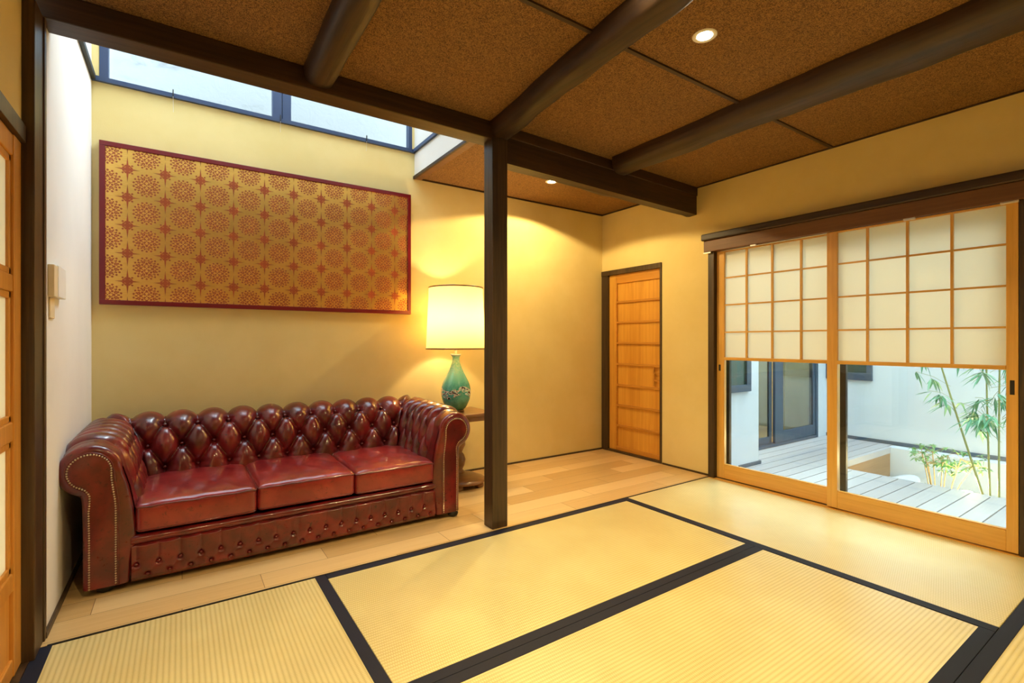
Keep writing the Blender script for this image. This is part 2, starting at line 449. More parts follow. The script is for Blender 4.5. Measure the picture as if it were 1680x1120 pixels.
mat_(2.556, 3.545, .510, 2.408, 'y', 'l', 'pale lit tatami mat alongside the garden window', .052)
mat_(1.556, 3.545, -.45, .510, 'x', 'nf', 'tatami mat at the lower right corner of the view')
mat_(-.432, 1.556, -.55, .41, 'x', 'nf', 'tatami mat under the camera, lower left foreground')
mat_(-.432, 3.545, YN + .01, -.55, 'y', '', 'tatami mats behind the viewer')

# ------------------------------------------------------------------ high window and neighbour's wall
org = (.56, YB + .05, ZS)
t = sempty('window_1', org, 'high window above the sofa looking on a pale wall')
Y0, Y1 = YB - .004, YB + .05
f = MB(org)
f.box(-.386, -.345, Y0, Y1, ZS + .010, 3.3); f.box(1.486, 1.515, Y0, Y1, ZS + .010, 3.3)
f.box(-.345, 1.486, Y0, Y1, ZS + .004, ZS + .016); f.box(-.345, 1.486, Y0, Y1, 3.26, 3.3)
f.build('window_frame', M['navy'], t, .002)
f = bx(.515, .572, Y0, Y1, ZS + .016, 3.26, org); f.box(.576, .632, Y0 + .006, Y1, ZS + .016, 3.26); f.build('mullion', M['navy'], t, .003)
bx(-.34, 1.45, 2.66, 3.58, 3.5, 3.506, org).build('roof_pane', M['glass'], t)
bx(-.345, .515, YB + .02, YB + .024, ZS + .016, 3.26, org).build('pane', M['glass'], t)
bx(.632, 1.486, YB + .02, YB + .024, ZS + .016, 3.26, org).build('pane', M['glass'], t)
m = Mat('stained_outer_wall'); x, y, z = m.xyz()
st = m.noise((1.1, 1, 4.2), 5, .68, 1.2, 1.5); st2 = m.noise((1, 1, 1), 4, .7, .8, 9)
blot = ((x - .42) * 3.2).pw(2) * -1 + 1
mk = (st * .75 + st2 * .25).step(.52, .72) * ((x.lt(.60)) * .75 + .03)
m.set(Base_Color=m.mix(mk, (.27, .285, .295), (.15, .15, .145)), Roughness=.95); m.bump(st2, .5, .01); M['stain'] = m.m
struct('wall_neighbour', bx(-2.5, 3.6, 4.75, 4.9, 0, 4.2), M['stain'])
for x, zb in ((-.038, 2.50), (.56, 2.52), (1.147, 2.52)):
    o0 = (x, YB - .03, ZS)
    t = thing('picture_hook', {-.038: 'thin clear hanging wire near the left end of the high sill', .56: 'thin hanging wire below the window mullion', 1.147: 'thin hanging wire near the right end of the high sill'}[x], 'hook', o0, 'hooks on the high sill rail')
    b = MB(o0); b.box(x - .003, x + .003, YB - .030, YB - .022, ZS - .01, ZS + .032); b.build('hook', M['black'], t)
    b = MB(o0); b.tube([(x, YB - .026, ZS - .01), (x + .001, YB - .012, zb)], .0012, 6); b.build('wire', M['steel'], t)

# ------------------------------------------------------------------ framed brocade
PX0, PX1, PZ0, PZ1 = -.384, 1.493, 1.312, 2.247
org = (PX0, YB - .03, PZ0)
t = thing('framed_brocade', 'long gold brocade panel of red medallions in a thin red frame', 'picture', org)
b = MB(org); fw = .027
b.box(PX0, PX1, YB - .034, YB - .001, PZ0, PZ0 + fw); b.box(PX0, PX1, YB - .034, YB - .001, PZ1 - fw, PZ1)
b.box(PX0, PX0 + fw, YB - .034, YB - .001, PZ0 + fw, PZ1 - fw); b.box(PX1 - fw, PX1, YB - .034, YB - .001, PZ0 + fw, PZ1 - fw)
b.build('frame', M['redframe'], t, .002)
bx(PX0 + fw, PX1 - fw, YB - .026, YB - .004, PZ0 + fw, PZ1 - fw, org).build('brocade', M['brocade'], t)

# ------------------------------------------------------------------ passage door in the right wall
org = (XR, 3.25, 0)
t = sempty('door_1', org, 'ribbed cedar door in a dark frame at the end of the passage')
DX = XR + .018
b = MB(org)
b.box(XR - .016, XR + .08, 2.895, YB - .003, 1.764, 1.812)
b.box(XR - .012, XR + .08, 3.560, YB - .003, 0, 1.764); b.box(XR - .010, XR + .08, 2.895, 2.915, 0, 1.764)
b.box(XR - .010, XR + .08, 2.915, 3.560, 0, .022)
b.build('door_frame', M['dark'], t, .002)
b = bx(DX + .012, DX + .030, 2.915, 3.560, .022, 1.764, org); bp = b.build('board_panel', M['cedar'], t)
b = MB(org); b.box(DX - .004, DX + .012, 3.475, 3.560, .022, 1.764); b.build('stile', M['cedar'], t, .002)
b = MB(org); b.box(DX - .006, DX + .012, 3.458, 3.472, .022, 1.764); b.build('bead', M['cedary'], t, .002)
b = MB(org); b.box(DX - .004, DX + .012, 2.915, 3.475, 1.675, 1.764); b.build('rail', M['cedary'], t, .002)
b = MB(org); b.box(DX - .004, DX + .012, 2.915, 3.475, .022, .062); b.build('rail', M['cedary'], t, .002)
for z in (1.489, 1.289, 1.083, .875, .668, .467, .265):
    bx(DX - .006, DX + .012, 2.915, 3.458, z - .010, z + .010, org).build('batten', M['cedary'], t, .003)
h = bx(DX - .010, DX - .003, 2.990, 3.003, .690, .872, org); h.box(DX - .010, DX - .003, 2.920, 3.003, .862, .872)
for z in (.81, .745): h.box(DX - .010, DX - .003, 2.920, 3.003, z - .006, z + .006)
h.build('door_pull', M['cedary'], bp, .001)

# ------------------------------------------------------------------ garden window: pelmet, jambs, sashes with shoji
PMX = 3.530
b = MB((PMX, 1.5, 1.82)); 
b.box(PMX, XR, .30, 2.432, 1.824, 1.915)
o = b.build('curtain_pelmet', M['browny'], None, .003)
tag(o, 'long brown wooden pelmet board above the paper screens', 'pelmet')
b = MB((PMX, 1.5, 1.92)); b.box(PMX - .022, XR, .30, 2.445, 1.915, 1.968)
c = b.build('pelmet_cap', M['darky'], o, .010, seg=4); c.location = Vector((PMX, 1.5, 1.92)) - Vector((PMX, 1.5, 1.82)); c['label'] = 'darker rounded upper moulding'
for y, hw in ((2.405, .035), (2.02, .022), (1.075, .028), (.655, .035)):
    b = MB((PMX, y, 1.82)); b.box(PMX + .004, PMX + .022, y - hw, y + hw, 1.812, 1.8235); c = b.build('rail_clip', M['steel'], o, .002); c.location = (0, y - 1.5, 0)
struct('trim_16', bx(XR - .035, XR + .11, 2.355, 2.407, 0, 1.824), M['dark'], .002)
struct('trim_17', bx(XR - .035, XR + .11, .50, .622, 0, 1.824), M['dark'], .002)
struct('trim_18', bx(XR + .00, XR + .09, .622, 2.355, -.010, .010), M['dark'])
def sash(y0, y1, sl, sr, x0, label, handle, zrow, cols, ztop=1.821):
    org = (x0, (y0 + y1) / 2, 0.0); x1 = x0 + .030
    t = thing('shoji_screen', label, 'sliding screen', org, 'paper and glass sliding screens of the garden window')
    bx(x0, x1, y1 - sl, y1, .010, ztop, org).build('stile', M['amberz'], t, .002)
    bx(x0, x1, y0, y0 + sr, .010, ztop, org).build('stile', M['amberz'], t, .002)
    a, c = y0 + sr, y1 - sl
    bx(x0 + .001, x1, a, c, .010, .117, org).build('bottom_rail', M['ambery'], t, .002)
    bx(x0 + .004, x1, a, c, .117, .124, org).build('bead', M['ambery'], t, .002)
    bx(x0, x1, a, c, ztop - .010, ztop, org).build('top_rail', M['ambery'], t, .002)
    bx(x0 - .002, x1 - .004, a, c, .952, .975, org).build('lattice_rail', M['ambery'], t, .002)
    for z in zrow: bx(x0 + .005, x0 + .016, a, c, z - .0055, z + .0055, org).build('muntin', M['ambery'], t)
    for y in cols: bx(x0 + .003, x0 + .018, y - .0065, y + .0065, .975, ztop - .010, org).build('muntin', M['amberz'], t)
    bx(x0 + .018, x0 + .019, a, c, .970, ztop - .008, org).build('paper', M['paper'], t)
    bx(x0 + .014, x0 + .018, a, c, .120, .955, org).build('pane', M['glass'], t)
    bx(x0 - .001, x0 + .004, handle - .009, handle + .009, .825 if handle < 1.5 else .865, .90 if handle < 1.5 else .915, org).build('finger_pull', M['black'], t, .001)
rows = (1.606, 1.390, 1.174)
sash(1.470, 2.352, .066, .055, XR, 'left wood screen with paper squares over clear glass, nearest the passage', 2.325, rows, (2.104, 1.907, 1.705))
sash(.625, 1.524, .062, .046, XR - .032, 'right wood screen with paper squares over clear glass, bamboo behind it', .648, rows, (1.294, 1.090, .888))
# outer aluminium sash
org = (XR + .12, 1.5, 0)
t = sempty('window_2', org, 'dark aluminium outer sash behind the paper screens')
b = MB(org); A0, A1 = XR + .078, XR + .108
b.box(A0, A1, 2.29, 2.40, .02, 1.9); b.box(A0, A1, .50, .690, .02, 1.9); b.box(A0, A1, .690, 2.29, .0, .075); b.box(A0, A1, .690, 2.29, 1.82, 1.9)
b.build('window_frame', M['bronze'], t, .003)
bx(A0, A1, 1.455, 1.508, .075, 1.82, org).build('meeting_stile', M['bronze'], t, .003)
bx(A0 + .012, A0 + .016, .690, 1.455, .075, 1.82, org).build('pane', M['glass'], t); bx(A0 + .012, A0 + .016, 1.508, 2.29, .075, 1.82, org).build('pane', M['glass'], t)

# ------------------------------------------------------------------ sliding door at the left edge
LX = -.45
struct('trim_19', bx(-.56, LX + .012, YN, 2.322, 1.778, 1.838), M['dark'], .002)
def ldoor(y0, y1, x1, label):
    org = (x1 - .03, (y0 + y1) / 2, 0); x0 = x1 - .03
    t = thing('sliding_door', label, 'sliding door', org, 'glazed wooden doors along the left side')
    bx(x0, x1, y1 - .085, y1, .006, 1.776, org).build('stile', M['doororange'], t, .003)
    bx(x0, x1, y0, y0 + .085, .006, 1.776, org).build('stile', M['doororange'], t, .003)
    a, c = y0 + .085, y1 - .085
    for z0, z1 in ((.006, .065), (.285, .345), (.775, .838), (1.262, 1.318), (1.705, 1.776)):
        bx(x0, x1 - .003, a, c, z0, z1, org).build('rail', M['doororange'], t, .004)
    bx(x0 + .010, x0 + .018, a, c, .065, .285, org).build('board_panel', M['doororange'], t)
    for z0, z1 in ((.345, .775), (.838, 1.262), (1.318, 1.705)):
        b = MB(org); w_ = .022
        b.box(x0 + .004, x1 - .008, c - w_, c, z0, z1); b.box(x0 + .004, x1 - .008, a, a + w_, z0, z1); b.box(x0 + .004, x1 - .008, a, c, z0, z0 + w_); b.box(x0 + .004, x1 - .008, a, c, z1 - w_, z1)
        b.build('glazing_bead', M['doororange'], t, .003)
        bx(x0 + .010, x0 + .014, a, c, z0, z1, org).build('pane', M['frost'], t)
ldoor(1.40, 2.3205, LX, 'orange wood sliding door with cream frosted panes at left edge')
ldoor(.45, 1.40, LX - .032, 'second frosted sliding door nearer the viewer, out at left')
ldoor(-.53, .48, LX, 'third frosted sliding door beside the viewer')
struct('wall_left_beyond', bx(-1.5, -1.4, -1.5, 2.9, -.05, 2.2), M['white'])

# wall switch / intercom on the recess wall
org = (XL, 2.65, 1.33)
t = thing('thermostat', 'small white box on the white wall left of the sofa', 'thermostat', org)
bx(XL, XL + .022, 2.600, 2.752, 1.275, 1.400, org).build('housing', M['plastic'], t, .003)
bx(XL, XL + .020, 2.535, 2.598, 1.272, 1.396, org).build('cover', M['beige'], t, .003)
bx(XL, XL + .006, 2.55, 2.63, 1.19, 1.270, org).build('wall_plate', M['beige'], t, .002)

# ------------------------------------------------------------------ recessed ceiling lights
def downlight(x, y, label, power, z=ZC, angle=1.9, aim=None, real=True):
    org = (x, y, z)
    t = thing('recessed_downlight', label, 'ceiling light', org, 'recessed ceiling lights')
    b = MB(org); b.lathe((x, y, z), [(.030, -.001), (.046, -.004), (.050, -.001), (.050, .004), (.030, .004)], 32, False); b.build('trim_ring', M['plastic'], t, smooth=True)
    b = MB(org); b.lathe((x, y, z), [(.030, -.0005), (.030, -.003)], 32); b.build('lamp_face', M['bulb'], t)
    l = light('SPOT', 'downlight_beam', (x, y, z - .012), power, WARM, .025, aim or (x, y, 0), angle, .12 if angle > 2.5 else 1.0)
    return t
downlight(1.832, 1.257, 'glaring ceiling light between the two right logs', 135, angle=2.3)
downlight(1.30, 1.20, 'ceiling light at the upper edge, left of the log that meets the post', 80, angle=2.3)
downlight(2.497, 3.117, 'small ceiling light in the passage behind the stout beam', 80, ZC + .008, 2.62)
downlight(.25, .55, 'ceiling light above the viewer', 115, angle=2.3)
downlight(1.9, -.7, 'ceiling light behind the viewer', 95, angle=2.3)
downlight(3.05, -.2, 'ceiling light by the right wall behind the viewer', 22, angle=2.3)

# ------------------------------------------------------------------ chesterfield sofa
SX0, SX1 = -.185, 1.297        # inner faces of the arms
SYF, SYB = 2.745, 3.345        # front of arms, inner face of back
SC_ = .555
org = (SC_, 3.1, 0)
sofa = thing('chesterfield_sofa', 'oxblood leather three-seat sofa with deep-buttoned back and rolled arms', 'sofa', org)
CP, CZ, CR = .138, .543, .107
def base_profile():
    pts = [(-.022, .215), (-.018, .30), (-.008, .38), (.006, .46), (.020, .51)]
    for k in range(0, 33):
        a = PI * 0.98 - k / 32 * PI * 1.36
        pts.append((CP + CR * math.cos(a), CZ + CR * math.sin(a)))
    pts += [(.166, .435), (.162, .40), (.160, .25), (.160, .035)]
    return pts
PR = base_profile()
# resample
def resample(p, n):
    L = [0]
    for i in range(1, len(p)): L.append(L[-1] + math.dist(p[i - 1], p[i]))
    out = []
    for k in range(n + 1):
        s = L[-1] * k / n; i = max(1, min(len(p) - 1, next((j for j in range(1, len(L)) if L[j] >= s - 1e-9), len(L) - 1)))
        f = (s - L[i - 1]) / max(L[i] - L[i - 1], 1e-9)
        out.append((p[i - 1][0] + (p[i][0] - p[i - 1][0]) * f, p[i - 1][1] + (p[i][1] - p[i - 1][1]) * f))
    return out, L[-1]
NP = 150
PF, LT = resample(PR, NP)
SV = [LT * k / NP for k in range(NP + 1)]
NRM = []
for k in range(NP + 1):
    a = PF[max(0, k - 2)]; c = PF[min(NP, k + 2)]; tx, tz = c[0] - a[0], c[1] - a[1]; l = math.hypot(tx, tz); NRM.append((-tz / l, tx / l))
def s_at_z(zt): return next(SV[k] for k in range(NP) if PF[k][1] >= zt)
S3 = s_at_z(.395); RS = .122; S2 = S3 + RS; S1 = S3 + 2 * RS
def smooth(t): t = max(0., min(1., t)); return t * t * (3 - 2 * t)
def tuft(q, du, s):
    U = q / du
    if s > S1: h = abs(math.sin(PI * U)) ** .55; 
    elif s < S3: h = abs(math.sin(PI * U)) ** .55
    else:
        V = (s - S1) / (2 * RS); a = U + V; b = U - V
        h = (abs(math.sin(PI * a)) * abs(math.sin(PI * b))) ** .48
    dip = 0
    for k, sr in enumerate((S1, S2, S3)):
        off = .5 if k == 1 else 0.
        dq = ((U - off + .5) % 1 - .5) * du; ds = s - sr
        dip += math.exp(-(dq * dq + ds * ds) / (.023 ** 2))
    return h, dip
def swell(s):     # where the stuffing is fat
    return smooth(s / .10) * (1 - smooth((s - S1 - .13) / .12))
DB = .157
def back_fn(u, v):
    k = int(round(v * NP)); p, z = PF[k]; s = SV[k]
    x0, x1 = SX0 - p, SX1 + p; x = x0 + (x1 - x0) * u
    e = smooth(min(x - x0, x1 - x) / .035)
    h, dip = tuft(x - SC_, DB, s); am = swell(s)
    d = am * (e * (.050 * h - .024 * dip) - .006)
    nx, nz = NRM[k]; z *= 1.01
    return (x, SYB + p + nx * d, z + nz * d)
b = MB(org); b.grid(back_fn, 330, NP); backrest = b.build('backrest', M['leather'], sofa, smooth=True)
def arm(side):
    DA = .112
    def fn(u, v):
        k = int(round(v * NP)); p, z = PF[k]; s = SV[k]
        y1 = SYB + p; y0 = SYF + .026; y = y0 + (y1 - y0) * u
        e = smooth((y1 - y) / .035) * smooth((y - y0 - .05) / .07)
        h, dip = tuft(y - SYF - .13, DA, s); am = swell(s)
        d = am * (e * (.034 * h - .018 * dip) + (1 - e) * .006 - .002)
        nx, nz = NRM[k]; zz = z * (1 + .01 * smooth((y - SYF) / (SYB - SYF)))
        pp = p + nx * d
        x = SX0 - pp if side < 0 else SX1 + pp
        return (x, y, zz + nz * d)
    b = MB(org); b.grid(fn, 190, NP); a = b.build('armrest', M['leather'], sofa, smooth=True)
    # front scroll: rings that roll from the arm's skin to the flat facing
    loop = resample(PR, 110)[0]; n_ = len(loop)
    loopn = []
    for k in range(n_):
        a_ = loop[max(0, k - 1)]; c_ = loop[min(n_ - 1, k + 1)]; tx, tz = c_[0] - a_[0], c_[1] - a_[1]; l = math.hypot(tx, tz); loopn.append((-tz / l, tx / l))
    # the facing's inner edge is straight down to the floor
    ext = [(-.010 + .012, .035), (-.006, .12)]
    def X(p): return SX0 - p if side < 0 else SX1 + p
    rings = []
    full = [(.004, .035), (-.002, .12)] + loop
    fulln = [(-1, 0), (-1, 0)] + loopn
    def off(dv): 
        out = []
        for (p, z), (nx, nz) in zip(full, fulln):
            sh = .62 + .38 * smooth((z - .36) / .12) if p > .08 else .9 + .1 * smooth((z - .30) / .2)
            if p < .08 and z < CZ:
                w_ = min(1, max(0, (dv + .004) / .034)); out.append((p * (1 - w_) + w_ * (dv + .016 + .015 * smooth((z - .36) / .17)), z)); continue
            out.append((p - nx * dv * sh, z - nz * dv * smooth((z - .34) / .08)))
        return out
    for t_ in range(9):
        an = PI / 2 * t_ / 8
        rings.append([(X(p), SYF + .027 - .027 * math.sin(an), z) for p, z in off(-.004 + .034 * (1 - math.cos(an)))])
    b = MB(org); m_ = len(full); vs = [v for r in rings for v in r]
    fs = [(i * m_ + j, i * m_ + j + 1, (i + 1) * m_ + j + 1, (i + 1) * m_ + j) for i in range(8) for j in range(m_ - 1)]
    b.add(vs, fs); b.build('scroll_border', M['leather'], sofa, smooth=True)
    face = off(.030)
    b = MB(org)
    fr = [(X(p), SYF + .001, z) for p, z in face]; bk = [(X(p), SYF + .03, z) for p, z in face]
    b.add(fr + bk, [tuple(range(m_)), tuple(range(2 * m_ - 1, m_ - 1, -1))] + [(j, (j + 1) % m_, m_ + (j + 1) % m_, m_ + j) for j in range(m_)])
    af = b.build('arm_facing', M['leather'], sofa)
    # nailheads just inside the border
    line = off(.034); nb = MB(org); acc = 0; last = line[0]; nb2 = 0
    for a_, c_ in zip(line[:-1], line[1:]):
        dd = math.dist(a_, c_); pos = 0
        while acc + (dd - pos) >= .0105:
            stp = .0105 - acc; pos += stp; f_ = pos / dd; acc = 0
            px, pz = a_[0] + (c_[0] - a_[0]) * f_, a_[1] + (c_[1] - a_[1]) * f_
            nb.ball((X(px), SYF - .001, pz), .0040, 6, 4)
        acc += dd - pos
    o = nb.build('nailhead_trim', M['brass'], af, smooth=True); o['label'] = 'row of brass nailheads round the arm front'
    pb = MB(org); pb.tube([(X(p), SYF + .001, z) for p, z in off(.027)], .0028, 6); pb.build('piping', M['leather'], af, smooth=True)
    # solid core, closes the arm
    return a
armL = arm(-1); armR = arm(1)
# buttons share one mesh
def button_mesh():
    b = MB(); b.ball((0, 0, 0), .0105, 12, 8, .8); o = b.build('button', M['leather'], sofa, smooth=True); return o
btn = button_mesh(); first = [True]
def put_button(loc, r=1.0, par=None):
    o = btn if first[0] else btn.copy()
    if not first[0]: COL.objects.link(o)
    o.parent = par or sofa
    first[0] = False
    o.location = Vector(loc) - Vector(org); o.scale = (r, r, r)
def prof_at(s):
    k = min(NP, int(round(s / LT * NP))); return PF[k], NRM[k]
for s, off_ in ((S1, 0), (S2, .5), (S3, 0)):
    (p, z), (nx, nz) = prof_at(s)
    for k in range(-5, 6):
        x = SC_ + (k + off_) * DB
        if SX0 + .01 < x < SX1 - .01:
            d = -.006; put_button((x, SYB + p + nx * d, z * 1.01 + nz * d), 1.0, backrest)
for s, off_ in ((S1, 0), (S2, .5), (S3, 0)):
    (p, z), (nx, nz) = prof_at(s)
    for k in range(0, 5):
        y = SYF + .13 + (k + off_) * .112
        if y < SYB - .03:
            d = -.006; zz = z * (1 + .01 * smooth((y - SYF) / (SYB - SYF)))
            put_button((SX1 + p + nx * d, y, zz + nz * d), .85, armR)
            if s == S1: put_button((SX0 - p - nx * d, y, zz + nz * d), .85, armL)
# seat base, front rail and tufted apron
b = bx(SX0 - .06, SX1 + .06, SYF + .03, SYB + .16, .05, .222, org); b.build('seat_base', M['leather'], sofa, .004)
def rail_fn(u, v):
    x = SX0 + .002 + (SX1 - SX0 - .004) * u; a = -PI * .5 + v * PI * 1.25
    w_ = 1 + .06 * math.sin(x * 31) + .04 * math.sin(x * 67)
    return (x, SYF + .026 - .026 * math.cos(a) * w_, .213 + .020 * math.sin(a) * w_)
b = MB(org); b.grid(rail_fn, 120, 14); b.build('front_rail', M['leather'], sofa, smooth=True)
AZ1, AZ2, AD = .102, .052, .0815
def apron(u, v):
    x = SX0 + .004 + (SX1 - SX0 - .008) * u; z = .028 + .168 * v; U = (x - .325) / AD
    if z > AZ1: h = 1 - (.35 + .45 * smooth((z - AZ1) / .02)) * (1 - abs(math.sin(PI * U)) ** .4) ; h *= 1
    elif z < AZ2: h = 1 - (.35 + .45 * smooth((AZ2 - z) / .015)) * (1 - abs(math.cos(PI * U)) ** .4)
    else:
        V = (z - AZ1) / (2 * (AZ1 - AZ2)); h = 1 - .35 * (1 - (abs(math.sin(PI * (U + V))) * abs(math.sin(PI * (U - V)))) ** .4)
    du1 = ((U + .5) % 1 - .5) * AD; du2 = (U % 1 - .5) * AD
    dip = math.exp(-(du1 ** 2 + (z - AZ1) ** 2) / .012 ** 2) + math.exp(-(du2 ** 2 + (z - AZ2) ** 2) / .012 ** 2)
    edge = smooth((z - .028) / .02) * smooth((.196 - z) / .015)
    return (x, SYF + .018 - edge * (.014 * h - .014 * dip + .003), z)
b = MB(org); b.grid(apron, 400, 60); b.box(SX0, SX1, SYF + .02, SYF + .05, .028, .2); apron_o = b.build('tufted_apron', M['leather'], sofa, smooth=True)
xs = [.325 + AD * k for k in range(-8, 14)]
for x in xs:
    if SX0 + .02 < x < SX1 - .02: put_button((x, SYF + .014, AZ1), .85, apron_o)
for x in xs:
    if SX0 + .02 < x + AD / 2 < SX1 - .02: put_button((x + AD / 2, SYF + .014, AZ2), .85, apron_o)
# cushions
def rbox(mb, c, hs, r, n, crown, seed, wr=.0):
    rn = random.Random(seed); ph = [rn.uniform(0, 6.3) for _ in range(8)]
    hx, hy, hz = hs
    def q(P):
        x, y, z = P
        def cl(v, h): return max(-(h - r), min(h - r, v))
        i = Vector((cl(x * hx, hx), cl(y * hy, hy), cl(z * hz, hz))); d = Vector((x * hx, y * hy, z * hz)) - i
        if d.length > 1e-9: d = d.normalized() * r
        o = i + d; fx = max(0, 1 - (o.x / hx) ** 2) ** .6; fy = max(0, 1 - (o.y / hy) ** 2) ** .6; fz = max(0, 1 - (o.z / hz) ** 2)
        if o.z > 0: o.z += crown * fx * fy * (o.z / hz)
        w = wr * (math.sin(o.x * 40 + ph[0] + o.y * 13) * math.sin(o.y * 23 + ph[1]) + .6 * math.sin(o.x * 71 + ph[2] + o.y * 55))
        if o.z > hz * .5: o.z += w
        o.y += math.copysign(.008 * fx * fz, y) if abs(y) > .99 else 0; o.x += math.copysign(.004 * fy * fz, x) if abs(x) > .99 else 0
        return (c[0] + o.x, c[1] + o.y, c[2] + o.z)
    for ax in range(3):
        for sg in (-1, 1):
            def fn(u, v, ax=ax, sg=sg):
                # denser towards the edges
                a_ = math.sin((u - .5) * PI) ; b_ = math.sin((v - .5) * PI)
                P = [0, 0, 0]; P[ax] = sg; P[(ax + 1) % 3] = a_; P[(ax + 2) % 3] = b_
                return q(P)
            mb.grid(fn, n, n)
    return q
for i, (x0, x1, yf, dz, rot) in enumerate(((-.168, .318, 2.752, 0, 0), (.322, .806, 2.756, .004, .0), (.811, 1.292, 2.758, -.002, 0))):
    c = ((x0 + x1) / 2, (yf + SYB + .02) / 2, .303 + dz); hs = ((x1 - x0) / 2, (SYB + .02 - yf) / 2, .066)
    b = MB(org); q = rbox(b, c, hs, .024, 34, .022, 10 + i, .0018)
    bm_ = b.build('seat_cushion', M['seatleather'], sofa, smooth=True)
    me = bm_.data; bm = bmesh.new(); bm.from_mesh(me); bmesh.ops.remove_doubles(bm, verts=bm.verts, dist=.0003); bmesh.ops.recalc_face_normals(bm, faces=bm.faces); bm.to_mesh(me); bm.free()
    for zz in (.80, -.80):
        pts = []; N_ = 26
        for k in range(N_): pts.append(q((math.sin((k / N_ - .5) * PI), -1, zz)))
        for k in range(N_): pts.append(q((1, math.sin((k / N_ - .5) * PI), zz)))
        for k in range(N_): pts.append(q((-math.sin((k / N_ - .5) * PI), 1, zz)))
        for k in range(N_): pts.append(q((-1, -math.sin((k / N_ - .5) * PI), zz)))
        b = MB(org); b.tube(pts, .0042, 8, True); b.build('piping', M['leather'], bm_, smooth=True)
for x, y in ((-.275, 2.80), (1.425, 2.775), (-.275, 3.45), (1.425, 3.45)):
    b = MB(org); b.lathe((x, y, 0), [(.020, 0), (.030, .008), (.034, .020), (.030, .032), (.022, .040)], 24); b.build('bun_foot', M['black'], sofa, smooth=True)
b = bx(SX0 - .14, SX1 + .14, SYF + .04, SYB + .16, .034, .048, org); b.build('dust_cover', M['black'], sofa)

# ------------------------------------------------------------------ side table and lamp
TX, TY = 1.765, 3.335
org = (TX, TY, 0)
t = thing('side_table', 'small brown pedestal side table in the corner between sofa and post', 'table', org)
b = bx(TX - .19, TX + .215, TY - .19, TY + .19, .540, .566, org); b.build('table_top', M['tablewood'], t, .008, seg=4)
b = bx(TX - .17, TX + .19, TY - .17, TY + .17, .505, .540, org); b.build('apron', M['tablewood'], t, .004)
b = MB(org)
b.lathe((TX, TY, 0), [(.030, .505), (.034, .48), (.022, .45), (.026, .40), (.048, .355), (.050, .31), (.030, .27), (.024, .255), (.040, .235), (.052, .20), (.044, .16), (.028, .125), (.050, .10), (.085, .085)], 32)
b.build('pedestal', M['tablewood'], t, smooth=True)
b = MB(org); b.lathe((TX + .02, TY - .03, 0), [(.02, .10), (.085, .095), (.130, .075), (.165, .062), (.172, .050), (.165, .040)], 40); b.build('base', M['tablewood'], t, smooth=True)
for a in (PI * .25, PI * .75, PI * 1.25, PI * 1.75):
    b = MB(org); b.lathe((TX + .02 + .125 * math.cos(a), TY - .03 + .125 * math.sin(a), 0), [(.030, 0), (.038, .012), (.036, .030), (.028, .042)], 20); b.build('foot', M['tablewood'], t, smooth=True)

LXc, LYc, LZ = 1.747, 3.35, .566
org = (LXc, LYc, LZ)
lamp = thing('table_lamp', 'turquoise painted vase lamp with cream drum shade glowing beside the sofa', 'lamp', org)
b = MB(org); b.lathe((LXc, LYc, LZ), [(.050, 0), (.062, .003), (.062, .010), (.055, .014)], 40); b.build('plinth', M['tablewood'], lamp, smooth=True)
vp = [(.050, .014), (.066, .018), (.088, .050), (.106, .095), (.1135, .140), (.111, .180), (.100, .220), (.080, .262), (.060, .300), (.043, .340), (.031, .375), (.0265, .400), (.030, .418), (.040, .432), (.043, .436), (.038, .438), (.020, .438)]
def crv(p, n):
    out = []
    for i in range(len(p) - 1):
        p0, p1, p2, p3 = p[max(i - 1, 0)], p[i], p[i + 1], p[min(i + 2, len(p) - 1)]
        for k in range(n):
            t_ = k / n; out.append(tuple(.5 * ((2 * p1[j]) + (-p0[j] + p2[j]) * t_ + (2 * p0[j] - 5 * p1[j] + 4 * p2[j] - p3[j]) * t_ ** 2 + (-p0[j] + 3 * p1[j] - 3 * p2[j] + p3[j]) * t_ ** 3) for j in (0, 1)))
    return out + [p[-1]]
m = Mat('turquoise_glaze'); x, y, z = m.xyz()
th = y.atan2(x)
n1 = m.noise((14, 14, 22), 4, .6, 1.0, 1.6); n2 = m.noise((1, 1, 1), 3, .6, .5, 60)
base = m.mix(z.step(.16, .42), (.05, .36, .31), (.42, .68, .56)); base = m.mix(n2.step(.35, .75), base, (.14, .52, .44))
base = m.mix((z * -1 + .09).step(-.05, .07) * .8, base, (.10, .28, .10))
base = m.mix((z - .425).step(0, .006), base, (.78, .74, .62))
wv = (th * 3).sin() * .018 + .150
band = (z - wv).abs().lt(.030)
fish = band * n1.gt(.52); wht = band * (n1 - .50).abs().lt(.035); brn = band * (n2.gt(.60)) * n1.gt(.50)
base = m.mix(fish, base, (.015, .015, .02)); base = m.mix(brn, base, (.22, .06, .03)); base = m.mix(wht, base, (.80, .80, .74))
m.set(Base_Color=base, Roughness=.14, Coat_Weight=.5); m.bump(n2, .08, .002); M['glaze'] = m.m
b = MB(org); b.lathe((LXc, LYc, LZ), crv(vp, 4), 64); b.build('vase_body', M['glaze'], lamp, smooth=True)
b = MB(org); b.lathe((LXc, LYc, LZ), [(.011, .43), (.011, .56)], 16); b.build('stem', M['brass'], lamp, smooth=True)
zs0, zs1 = 1.046 - LZ, 1.508 - LZ; rb, rt = .226, .205
b = MB(org); b.lathe((LXc, LYc, LZ), [(rb + (rt - rb) * k / 8, zs0 + (zs1 - zs0) * k / 8) for k in range(9)], 80, False); o = b.build('lamp_shade', M['shade'], lamp, smooth=True)
